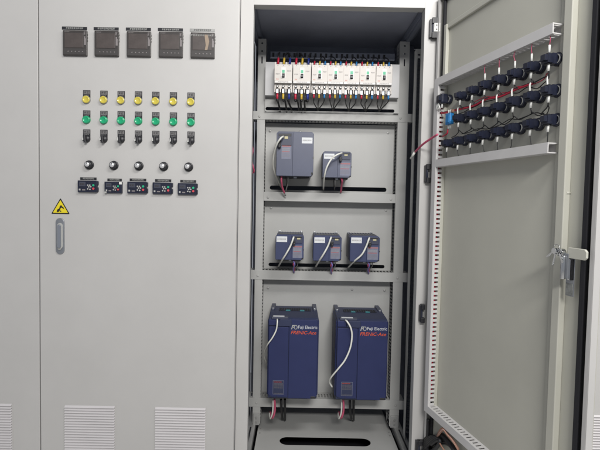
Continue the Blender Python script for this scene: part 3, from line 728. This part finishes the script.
mb.prism([(-.14*S, .56*S), (-.05*S, .90*S), (.10*S, .98*S), (.16*S, .86*S), (.34*S, .74*S), (.42*S, .50*S), (.30*S, .60*S), (.10*S, .70*S), (.02*S, .62*S), (-.02*S, .50*S)], 'y', -.0014, -.0009, BLACK)
mb.prism([(.02*S, .40*S), (.14*S, .30*S), (.06*S, .28*S), (-.04*S, .20*S), (-.06*S, .30*S)], 'y', -.0014, -.0009, BLACK)
mb.build('hazard_symbol', sg)

# ================================================================== breakers
YBF = .235                       # breaker face
pa0, pa1, pz0_, pz1_ = box_rect(265.2, 62.5, 399.4, 96.3, .315)
bpz0, bpz1 = at(268, 96.0, .315).z, at(268, 61.6, .315).z
zl0, zl1 = at(332, 96.5, .315).z, at(332, 63.2, .315).z
mb = MB(); mb.box(pa0, pa1, .315, .3166, zl0, zl1, GALV_L := mat('light_panel', (.56, .56, .57), .4, vary=.04, vscale=10)); mb.box(pa0, pa1, .3166, PY-.003, zl1-.0016, zl1, GALV_L); mb.box(pa0, pa1, .3166, PY-.003, zl0, zl0+.0016, GALV_L)
mb.build('breaker_panel', root2, .0008)
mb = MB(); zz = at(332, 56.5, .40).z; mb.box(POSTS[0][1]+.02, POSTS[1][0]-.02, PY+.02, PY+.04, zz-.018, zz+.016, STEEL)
for k in range(22): x = POSTS[0][1]+.03+k*.026; mb.box(x, x+.010, PY+.0185, PY+.0202, zz-.010, zz+.010, DARK)
mb.build('top_support_rail', root2, .001)
BX = [274.2, 292.4, 311.4, 327.8, 343.5, 359.6, 375.9, 392.6]
def breaker(w, h):
    r = empty('circuit_breaker', (0, 0, 0), 'x', 'circuit breaker', 'circuit breakers in one row')
    hw = w/2-.0006; D = .315-YBF
    # local: z=0 bottom of terminals, h total ; y=0 is the panel
    mb = MB(); mb.box(-hw, hw, -D+.012, -.0005, h*.13, h*.92, BRK); mb.box(-hw, hw, -D, -D+.012, h*.36, h*.90, BRK)
    for k in range(4):
        x = -hw+k*(2*hw-.006)/3; mb.box(x, x+.006, -D+.014, -.004, h*.92, h, BRK); mb.box(x, x+.006, -D+.006, -.004, 0, h*.13, BRK)
    mb.build('case', r, .0014)
    mb = MB(); mb.box(-hw+.001, hw-.001, -D-.004, -D+.006, h*.285, h*.36, BRK2); mb.build('label_ledge', r, .002, 3)
    mb = MB(); mb.box(-.0105, .0105, -D-.0012, -D, h*.44, h*.80, BRK2); mb.build('toggle_surround', r, .0006)
    mb = MB(); mb.box(-.0058, .0058, -D-.0022, -D-.0010, h*.62, h*.715, KEYG); mb.build('on_window', r)
    mb = MB(); mb.box(-.0062, .0062, -D-.0020, -D-.0010, h*.46, h*.60, RUBBER); mb.box(-.0050, .0050, -D-.013, -D-.001, h*.48, h*.545, DARK); mb.build('toggle', r, .0008)
    mb = MB()
    for k in range(3): mb.cyl((-hw*.62+hw*.62*k, -D-.0008, h*.86), .0022, .001, CABG, 'y', 8)
    smear(mb, -hw*.85, -hw*.4, h*.56, h*.60, -D-.0001, 3, DIM); smear(mb, hw*.4, hw*.85, h*.66, h*.70, -D-.0001, 3, DIM); smear(mb, -hw*.8, -hw*.5, h*.40, h*.43, -D-.0001, 2, REDP)
    smear(mb, -hw*.6, hw*.6, h*.31, h*.335, -D-.0042, 6, DIM); mb.build('printed_mark', r)
    for k in range(3):
        x = -hw*.66+hw*.66*k
        mb = MB(); mb.cyl((x, -D+.0065, h*.20), .0062, .0061, RUBBER, 'y', 16); mb.cyl((x, -D+.0060, h*.20), .0036, .004, SILVER, 'y', 12); mb.build('terminal_screw', r)
        mb = MB(); mb.box(x-.0055, x+.0055, -D+.016, -D+.03, -.004, h*.13, DARK); mb.box(x-.0050, x+.0050, -D+.012, -D+.0158, -.002, h*.11, ALU); mb.build('terminal', r)
    return r
protos = {}
zb0, zb1 = at(332, 93.0, YBF).z, at(332, 62.0, YBF).z
hB = zb1-zb0
cols3 = [(RED, YELS, BLUS), (RED, YELS, BLUL)]
names3 = ['red', 'yellow', 'blue']
CONV = [None, None, (318, 109.5), (333.0, 109.5), (348.9, 110.2), (365.6, 110.2), (379.3, 110.5)]
for k in range(7):
    xa, xb = at(BX[k], 78, YBF).x, at(BX[k+1], 78, YBF).x; wide = k < 2
    key = 'w' if wide else 'n'; wN = xb-xa
    loc = ((xa+xb)/2, .315, zb0)
    lb = f'cream circuit breaker, {ORD[k]} from the left' + (', one of the two wider ones' if wide else ', narrower than the first two')
    if key not in protos: protos[key] = breaker(wN, hB); protos[key].location = loc; protos[key]['label'] = lb
    else: clone(protos[key], loc, 0, lb)
    for j in range(3):
        x = (xa+xb)/2 + (wN/2-.0006)*.66*(j-1); m = cols3[0 if wide else 1][j]
        rs = .0055 if wide else .0042; rw = .0046 if wide else .0027
        z = zb0-.003; s0 = Vector((x, YBF+.020, z+.004)); s1 = Vector((x, YBF+.016, z-(.026 if wide else .018)))
        if wide:
            e = at([280.0, 286.6, 291.6, 299.0, 301.4, 305.0][k*3+j], 109.6, PLT-.001); mid = (s1+e)/2 + Vector((-.004+.006*math.sin(j*2.3+k), -.018, .012))
        else:
            c = at(*CONV[k], PLT-.001); e = c + Vector((.003*(j-1), 0, 0)); mid = (s1*.5+e*.5)+Vector(((s1.x-e.x)*(.2+.3*random.random())+.005*(random.random()-.5), -.014, .0))
        wire('breaker_wire', [s1, s1+Vector((0, .0, -.008)), mid, e, e+Vector((0, .03, -.01))], rw, CABK, f'black wire with a {names3[j]} sleeve leaving the underside of the {ORD[k]} breaker', 'wire', 'sleeved wires below the breakers', extra=[([s0, s1], rs, m)])
        t0 = Vector((x, YBF+.030, zb1-.006)); t1 = Vector((x+.002, YBF+.034, zb1+(.024 if wide else .012))); dx = .010*math.sin(k*3.1+j*2)
        t2 = t1+Vector((dx, .03, .030)); t3 = t1+Vector((dx*1.5, .10, .055))
        wire('breaker_wire', [t1, t1+Vector((0, .004, .01)), t2, t3], rw, CABK, f'black wire with a {names3[j]} sleeve entering the top of the {ORD[k]} breaker', 'wire', 'sleeved wires above the breakers', extra=[([t0, t1], rs*.95, m)])

# ================================================================== drives
def warn_label(mb, x0, x1, z0, z1, y):
    mb.box(x0, x1, y-.0005, y, z0, z1, LABELB)
def small_drive(px0, py0, px1, py1, label, depth=.145, keypad_left=False, sticker=None, lab=None, seam=.55, wires=None, mats=(DRV_A, DRV_A2)):
    YF = PLY-depth; a0, a1, z0, z1 = box_rect(px0, py0, px1, py1, YF); cx = (a0+a1)/2; w = (a1-a0)/2; h = z1-z0; mA, mB = mats
    r = empty('motor_drive', (cx, PLY, z0), label, 'motor drive', 'frequency drives on the mounting plates')
    def lx(px): return at(px, (py0+py1)/2, YF).x-cx
    def lz(py): return at((px0+px1)/2, py, YF).z-z0
    D = depth
    mb = MB(); mb.box(-w*.94, w*.94, -D*.62, -.0005, h*.03, h*.965, mB)
    for k in range(9):                                   # cooling fins on top and vents in the sides
        x = -w*.8+k*w*1.6/8; mb.box(x-.0012, x+.0012, -D*.55, -.01, h*.965, h*.985, mB)
    mb.build('heat_sink', r, .001)
    mb = MB(); mb.prism(chamf(-w, w, 0, h*.965, .009, .009, .010, .004), 'y', -D+.004, -D*.55, mA)
    mb.build('housing', r, .0022, 3)
    sm = -w+2*w*seam
    mb = MB(); mb.prism(chamf(-w+.0012, sm-.0006, .002, h*.945, .009, .001, .001, .002), 'y', -D, -D+.0045, mA); mb.prism(chamf(sm+.0006, w-.0012, .002, h*.945, .001, .009, .010, .001), 'y', -D, -D+.0045, mA)
    mb.box(-w*.8, w*.8, -D*.80, -D*.58, h*.965, h*.975, DARK)
    mb.build('front_cover', r, .0014)
    kx0, kx1 = (-w+.006, sm-.004) if keypad_left else (sm+.004, w-.006)
    mb = MB(); mb.prism(chamf(kx0, kx1, h*.66, h*.93, .003, .003, .003, .003), 'y', -D-.0035, -D-.0001, mB); mb.box(kx0+.004, kx1-.004, -D-.0045, -D-.003, h*.86, h*.905, DARK); mb.build('keypad_panel', r, .001)
    mb = MB(); kc = (kx0+kx1)/2; mb.box(kc-.002, kc+.014, -D-.0050, -D-.003, h*.80, h*.855, USBY); mb.build('connector_port', r, .0006)
    mb = MB(); mb.box(kx0+.001, kx0+.015, -D-.018, -D-.003, h*.60, h*.76, DARK); mb.cyl((kx0+.009, -D-.022, h*.63), .0060, .018, DARK, 'y', 12); mb.build('cable_plug', r, .002)
    if lab:
        l0, l1, m0, m1 = lx(lab[0]), lx(lab[2]), lz(lab[3]), lz(lab[1]); H = m1-m0
        mb = MB(); mb.box(l0, l1, -D-.0006, -D-.0001, m0, m1, LABELB)
        smear(mb, l0+.002, l1-.001, m1-H*.14, m1-H*.05, -D-.0006, 9, REDP); smear(mb, l0+.002, l1-.006, m1-H*.52, m1-H*.46, -D-.0006, 8, REDP)
        for q in (.26, .36, .62, .72, .82): smear(mb, l0+.002, l1-.004, m1-H*(q+.05), m1-H*q, -D-.0006, 10, MARK if q < .5 else DIM)
        mb.build('warning_label', r)
    if sticker:
        l0, l1, m0, m1 = lx(sticker[0]), lx(sticker[2]), lz(sticker[3]), lz(sticker[1]); mb = MB(); mb.box(l0, l1, -D-.0007, -D-.0001, m0, m1, STICK); smear(mb, l0+.004, l1-.004, (m0+m1)/2-.003, (m0+m1)/2+.003, -D-.0007, 7, DIM); mb.build('sticker', r)
    mb = MB(); mb.box(w-.0035, w+.0002, -D-.0002, -D+.010, h*.38, h*.43, DARK); mb.box(w-.010, w-.001, -D-.0003, -D+.006, h*.04, h*.09, DARK); mb.build('cover_latch', r)
    mb = MB(); mb.box(-w*.85, w*.8, -D*.85, -D*.35, -.006, .001, DARK); mb.box(-w*.05, w*.12, -D*.86, -D*.8, -.008, -.001, ALU); mb.build('terminal_block', r)
    mb = MB()
    for s in (-1, 1):
        x = s*w*.82; mb.box(x-.006, x+.006, -.004, -.0005, h*.96, h*1.01, ALU); mb.cyl((x, -.0075, h*.99), .0035, .004, CHROME, 'y', 8)
    mb.build('mounting_tab', r, .0006)
    return r
small_drive(276.3, 129.8, 313.6, 176.3, 'largest of the five small motor drives, slate-blue, at the upper left under the breakers', .206, True, (301.6, 137.3, 312.2, 143.2), (281.5, 145, 290.8, 159), .44)
small_drive(322.6, 150.3, 351.6, 177.8, 'small slate-blue motor drive right of the larger slate one, under the breakers', .191, False, (324.0, 153.8, 334.2, 158.9), (340.2, 162.3, 350.6, 175.5), .52)
MID = (mat('drive_blue_lit', (.052, .064, .135), .5, spec=.3, bump=.12, bscale=900, vary=.07, vscale=14), DRV_A2)  # middle step between slate and navy, partly for the light in this row
for (x0, y0, x1, y1, nm) in ((275.4, 233.9, 303.8, 260.2, 'left'), (313.2, 234.9, 341.6, 261.2, 'middle'), (350.0, 235.1, 379.8, 262.2, 'right')):
    small_drive(x0, y0, x1, y1, f'small blue motor drive, {nm} of the three above the two big ones', .189, False, (x0+1.0, y0+2.6, x0+11.6, y0+8.2), (x0+17.5, y0+11.5, x1-1.6, y1-2.5), .56, mats=MID)

def big_drive(px0, px1, dy, lab):
    D = RECESS+.171; YF = PLY-D; pyt, pyb = 318.6+dy, 399.0+dy; a0, a1, z0, z1 = box_rect(px0, pyt, px1, pyb, YF); cx = (a0+a1)/2; w = (a1-a0)/2; hf = z1-z0
    r = empty('motor_drive', (cx, PLY, z0), lab, 'motor drive', 'frequency drives on the mounting plates')
    pm = (px0+px1)/2
    def lz(py): return at(pm, py+dy, YF).z-z0
    h = at(pm, 307.6+dy, PLY-.06).z-z0
    mb = MB(); mb.prism([(-D+.003, .002), (-D+.003, hf-.004), (-D+.012, hf+.001), (-.10, h), (-.03, h), (-.03, .002)], 'x', -w*.96, w*.96, DRV_B2)
    mb.prism(chamf(-w, w, .000, hf-.006, .006, .006, .016, .016), 'y', -D+.014, -.035, DRV_B)
    mb.build('housing', r, .003, 3)
    mb = MB(); mb.box(-w*.93, w*.93, -.035, -.0006, h*.02, h*.985, DRV_B2)
    for s_ in (-1, 1):
        mb.box(s_*w*.87-.010, s_*w*.87+.010, -.10, -.0006, h-.012, h+.007, DRV_A2); mb.cyl((s_*w*.87, -.104, h+.003), .0060, .005, ALU, 'y', 10)
        mb.box(s_*w*.87-.0105, s_*w*.87+.0105, -.155, -.10, h-.020, h-.001, DRV_B2)
    mb.build('heat_sink', r, .002)
    mb = MB(); mb.box(-w*.62, w*.70, -.125, -.075, h-.0035, h+.0012, RUBBER)
    for k in range(14): x = -w*.6+k*w*1.25/13; mb.box(x, x+.0022, -.124, -.076, h+.0012, h+.003, DRV_B2)
    mb.build('top_grille', r)
    for s_ in (-.24, .34):
        mb = MB(); mb.box(w*s_-.011, w*s_+.011, -.126, -.112, h-.003, h+.0028, TEAL); mb.build('fan_terminal', r, .001)
    sm = -w+2*w*.415
    mb = MB(); mb.prism(chamf(-w*.955+.001, sm-.0012, .010, lz(326.8), .002, .002, .002, .012), 'y', -D-.004, -D+.006, DRV_B)
    mb.prism(chamf(sm+.0012, w*.955-.001, .004, hf-.004, .002, .006, .012, .002), 'y', -D-.003, -D+.006, DRV_B)
    mb.box(w*.72, w*.92, -D-.0036, -D+.001, .004, .016, DARK)
    mb.build('front_cover', r, .0018)
    for (sx_, sz_) in ((-.84, .035), (-.60, .035)):
        mb = MB(); mb.cyl((w*sx_, -D-.0052, hf*sz_), .0034, .0015, DRV_B2, 'y', 12); mb.box(w*sx_-.0028, w*sx_+.0028, -D-.0056, -D-.005, hf*sz_-.0005, hf*sz_+.0005, BLACK); mb.build('cover_screw', r)
    mb = MB()
    for k in range(7): mb.box(-w*1.002, -w*.99, -D*.78, -D*.35, hf*(.30+k*.035), hf*(.305+k*.035)+.003, BLACK); mb.box(w*.99, w*1.002, -D*.78, -D*.35, hf*(.30+k*.035), hf*(.305+k*.035)+.003, BLACK)
    mb.build('side_vent', r)
    mb = MB(); mb.prism(chamf(-w*.60, sm+.012, lz(326.2), hf-.003, .010, .004, .006, .003), 'y', -D-.007, -D+.006, DRV_B2)
    mb.box(-w*.86, sm-.004, -D-.001, -D+.028, hf-.004, hf+.006, DRV_A2); mb.box(-w*.955, -w*.62, -D-.0035, -D+.006, lz(325.6), hf-.006, DRV_B); mb.build('keypad_cover', r, .0018)
    mb = MB(); mb.box(-w*.80, -w*.36, -D+.006, -D+.024, hf+.006, hf+.0068, STICK); mb.build('sticker', r)
    # rating plate
    mb = MB(); f = -D-.0050; x0 = -w*.76; x1 = -w*.33; zz0 = lz(394.3); zz1 = lz(380.4); tt = .0012
    mb.box(x0, x1, f, f+.0005, zz1-tt, zz1, LABELB); mb.box(x0, x1, f, f+.0005, zz0, zz0+tt, LABELB); mb.box(x0, x0+tt, f, f+.0005, zz0+tt, zz1-tt, LABELB); mb.box(x1-tt, x1, f, f+.0005, zz0+tt, zz1-tt, LABELB)
    mb.box(x0+tt, x1-tt, f+.0002, f+.0012, zz0+tt, zz1-tt, DRV_B2)
    for k in range(5): smear(mb, x0+.004, x1-.004, zz1-.016-k*.005, zz1-.0135-k*.005, f+.0001, 10, DIM)
    smear(mb, x0+.004, x1-.010, zz1-.009, zz1-.0055, f+.0001, 8, REDP); smear(mb, x0+.004, x1-.004, zz0+.004, zz0+.006, f+.0001, 10, DIM)
    mb.build('rating_label', r)
    # lettering
    tx0 = sm+.009; tw = w*.93-tx0; y = -D-.0036
    text('Fuji Electric', 'maker_lettering', .0205, mat('silver_print', (.55, .56, .60), .4), r, Matrix.Translation((tx0+.033, y, lz(326.9))), 0, width=tw-.033, bold=.0002)
    mb = MB(); zc = lz(327.0); q = tx0
    mb.prism([(q+.001, zc-.010), (q+.005, zc-.010), (q+.010, zc+.010), (q+.006, zc+.010)], 'y', y-.0004, y+.0005, MARK)      # slanted F-and-loop emblem
    mb.prism([(q+.009, zc+.006), (q+.010, zc+.010), (q+.018, zc+.010), (q+.017, zc+.006)], 'y', y-.0004, y+.0005, MARK); mb.prism([(q+.008, zc-.002), (q+.009, zc+.002), (q+.014, zc+.002), (q+.013, zc-.002)], 'y', y-.0004, y+.0005, MARK)
    for k in range(12):
        a, b = R(k*30+20), R(k*30+52)
        if k == 3: continue
        mb.prism([(q+.022+math.cos(a)*.0055, zc+math.sin(a)*.0075), (q+.022+math.cos(b)*.0055, zc+math.sin(b)*.0075), (q+.022+math.cos(b)*.0082, zc+math.sin(b)*.0105), (q+.022+math.cos(a)*.0082, zc+math.sin(a)*.0105)], 'y', y-.0004, y+.0005, MARK)
    mb.build('emblem', r)
    text('FRENIC-Ace', 'model_lettering', .0215, REDP, r, Matrix.Translation((tx0, y, lz(332.4))), .25, width=tw-.004, bold=.0002)
    mb = MB(); mb.box(-w*.7, w*.6, -D*.9, -D*.3, -.010, .001, DARK); mb.build('terminal_block', r)
    return r
big_drive(267.2, 318.4, 0, 'big navy motor drive on the left of the lowest plate')
big_drive(335.4, 388.0, 1.5, 'big navy motor drive on the right of the lowest plate')

# cables of the drives
def cab(pts, r, m, label, group, name='drive_cable', extra=None):
    P = [at(x, y, Y) for x, y, Y in pts]
    return wire(name, P, r, m, label, 'cable', group, extra=[([at(x, y, Y) for x, y, Y in ps], rr, mm) for ps, rr, mm in extra] if extra else None)
G1 = 'white signal cables from the drives'
y1 = PLY-.216
cab([(283.2, 136.5, y1-.012), (280.5, 138.5, y1-.035), (276.5, 145, y1-.02), (273.6, 155, y1+.02), (273.2, 166, y1+.06), (276, 176, y1+.10), (280, 185, PLY-.02), (283.2, 190, PLY+.02)], .0042, CABW, 'white cable curving down the left side of the larger slate drive', G1)
cab([(342, 153.0, y1-.0), (337.5, 154.6, y1-.025), (331.5, 159, y1-.018), (326.5, 168, y1-.012), (324.2, 178, y1+.02), (323.6, 186, y1+.10), (323.4, 190, PLY+.02)], .0040, CABW, 'white cable curving across the small slate drive', G1)
for (x, y, nm) in ((0, 0, 'left'), (37.4, .3, 'middle'), (75.6, .8, 'right')):
    k = {'left': 0, 'middle': 0, 'right': -3.5}[nm]
    cab([(293.8+x, 237+y, y1+.012), (293.2+x, 238.5+y, y1-.012), (290.4+x, 246+y, y1-.006), (286+x, 254+y, y1-.0), (281.5+x+k, 261+y, y1+.04), (278+x+k*1.6, 267+y, PLY-.02)], .0042, CABW, f'white cable hanging across the {nm} drive of the row of three', G1)
yb = PLY-.256
cab([(277.2, 319.2, yb+.0), (277.3, 322, yb-.018), (276.2, 330, yb-.014), (272.2, 338, yb-.012), (267.8, 344, yb+.0), (264.9, 350, yb+.05), (264.0, 356, yb+.09), (266.5, 363, yb+.13)], .0034, CABW, 'white cable hanging from the keypad of the left big drive', G1)
cab([(345.6, 320.2, yb+.0), (347.5, 322, yb-.018), (350.8, 328, yb-.018), (352, 336, yb-.014), (350.2, 348, yb-.012), (345.0, 360, yb-.010), (338, 369, yb-.006), (331, 377.5, yb+.02), (329.6, 382, yb+.05), (332.2, 387, yb+.06)], .0040, CABW, 'long white cable hanging in an arc over the right big drive', G1)
G2 = 'coloured leads below the drives'
cab([(281.6, 176, .27), (281.4, 181, .27), (282.2, 187, .30), (284.4, 193.0, .33)], .0048, PINK, 'pink leads under the larger slate drive, passing into the plate slot', G2, 'pink_lead', [([(284.4, 193, .33), (285.5, 195.5, .34)], .004, CABG)])
cab([(285.6, 177, .27), (286.6, 182, .30), (286.0, 190, PLY+.01)], .0028, CABK, 'pair of dark leads beneath the larger slate drive', G2, 'dark_lead', [([(288, 177, .27), (287.8, 183, .32), (285.8, 191, .36)], .0024, CABG)])
cab([(341.3, 177.5, .28), (342.2, 181, .28), (341.6, 186, .32), (340.8, 192.3, .36)], .0046, PINK, 'pink lead under the small slate drive', G2, 'pink_lead', [([(339.5, 177.5, .3), (341.0, 183, .31), (342, 190, .36)], .0026, CABK)])
cab([(333.4, 178, .28), (333.6, 183, .30), (334.4, 189.5, PLY+.01)], .0022, CABK, 'pair of thin dark leads beneath the small slate drive', G2, 'dark_lead', [([(335.6, 178, .28), (335.4, 184, .32), (334.2, 190, PLY)], .0022, CABG)])
for (x, nm) in ((293.9, 'left'), (331.5, 'middle'), (368.6, 'right')):
    yy = 260.5 if nm == 'left' else 261.5
    cab([(x-.6, yy, .28), (x+.8, yy+4, .28), (x-.6, yy+8, .32), (x+.1, yy+12, .36)], .0036, VIOL, f'violet and pink twisted leads under the {nm} drive of the row of three', G2, 'twisted_lead',
        [([(x+1.0, yy, .285), (x-.6, yy+4, .285), (x+.8, yy+8, .325), (x-.2, yy+12, .362)], .0030, PINK), ([(x+4, yy+1, .3), (x+3.4, yy+5, .33), (x+.8, yy+8, .36)], .0020, CABG)])
for (x, nm) in ((273.9, 'left'), (342.6, 'right')):
    cab([(x+.6, 399, .27), (x+1.0, 404, .27), (x+.9, 411, .27), (x-1.0, 417.5, .28), (x-3.2, 417, .32), (x-3.6, 412, .36)], .0050, PINK, f'pink and white looped lead under the {nm} big drive', G2, 'pink_lead', [([(x-.8, 399, .29), (x-.8, 406, .28), (x-1.6, 414, .28), (x-3.8, 418.5, .30), (x-4.4, 413, .35)], .0040, CABW)])
    cab([(x+7.2, 399, .30), (x+7.4, 405, .30), (x+7.8, 413, .35), (x+8.5, 419, .45)], .0060, CABK, f'thick black cables under the {nm} big drive', G2, 'black_cable', [([(x+11, 399, .30), (x+11, 406, .31), (x+11, 414, .36), (x+11, 420, .45)], .0060, CABK)])

mb = MB(); mb.box(-3, 3, -5, 1.5, -.05, -.001, mat('floor_tile', (.52, .51, .49), .45, vary=.08, vscale=2)); tag(mb.build('floor'), kind='structure')  # unseen room floor, added to bounce light up under the cabinet roof
# ================================================================== light
w = bpy.data.worlds.new('World'); sc.world = w; w.use_nodes = True
w.node_tree.nodes['Background'].inputs['Color'].default_value = (.87, .91, 1.0, 1); w.node_tree.nodes['Background'].inputs['Strength'].default_value = .30
def area(name, loc, target, sx, sy, e, col):
    l = bpy.data.lights.new(name, 'AREA'); l.shape = 'RECTANGLE'; l.size = sx; l.size_y = sy; l.energy = e; l.color = col
    o = bpy.data.objects.new(name, l); COL.objects.link(o); o.location = loc
    o.rotation_euler = (Vector(target)-Vector(loc)).to_track_quat('-Z', 'Y').to_euler(); return o
area('unseen_ceiling_lamp', (.35, -4.0, 3.15), (.3, 0, 1.4), 1.2, .4, 106, (1, .98, .95))
area('unseen_ceiling_lamp', (.75, -1.55, 2.95), (.35, -.1, 1.7), 1.0, .3, 30, (1, .98, .955))  # unseen lamp, added so brightness falls off downward and to the left
area('added_side_lamp', (2.4, -1.2, 2.7), (1.0, 0, .8), .5, 1.2, 26, (1, .98, .95))  # unseen lamp, added to brighten the cabinet at the right edge

sc.view_settings.view_transform = 'Standard'; sc.view_settings.look = 'None'; sc.view_settings.exposure = .06; sc.view_settings.gamma = 1
sc.render.resolution_x = 1024; sc.render.resolution_y = 768
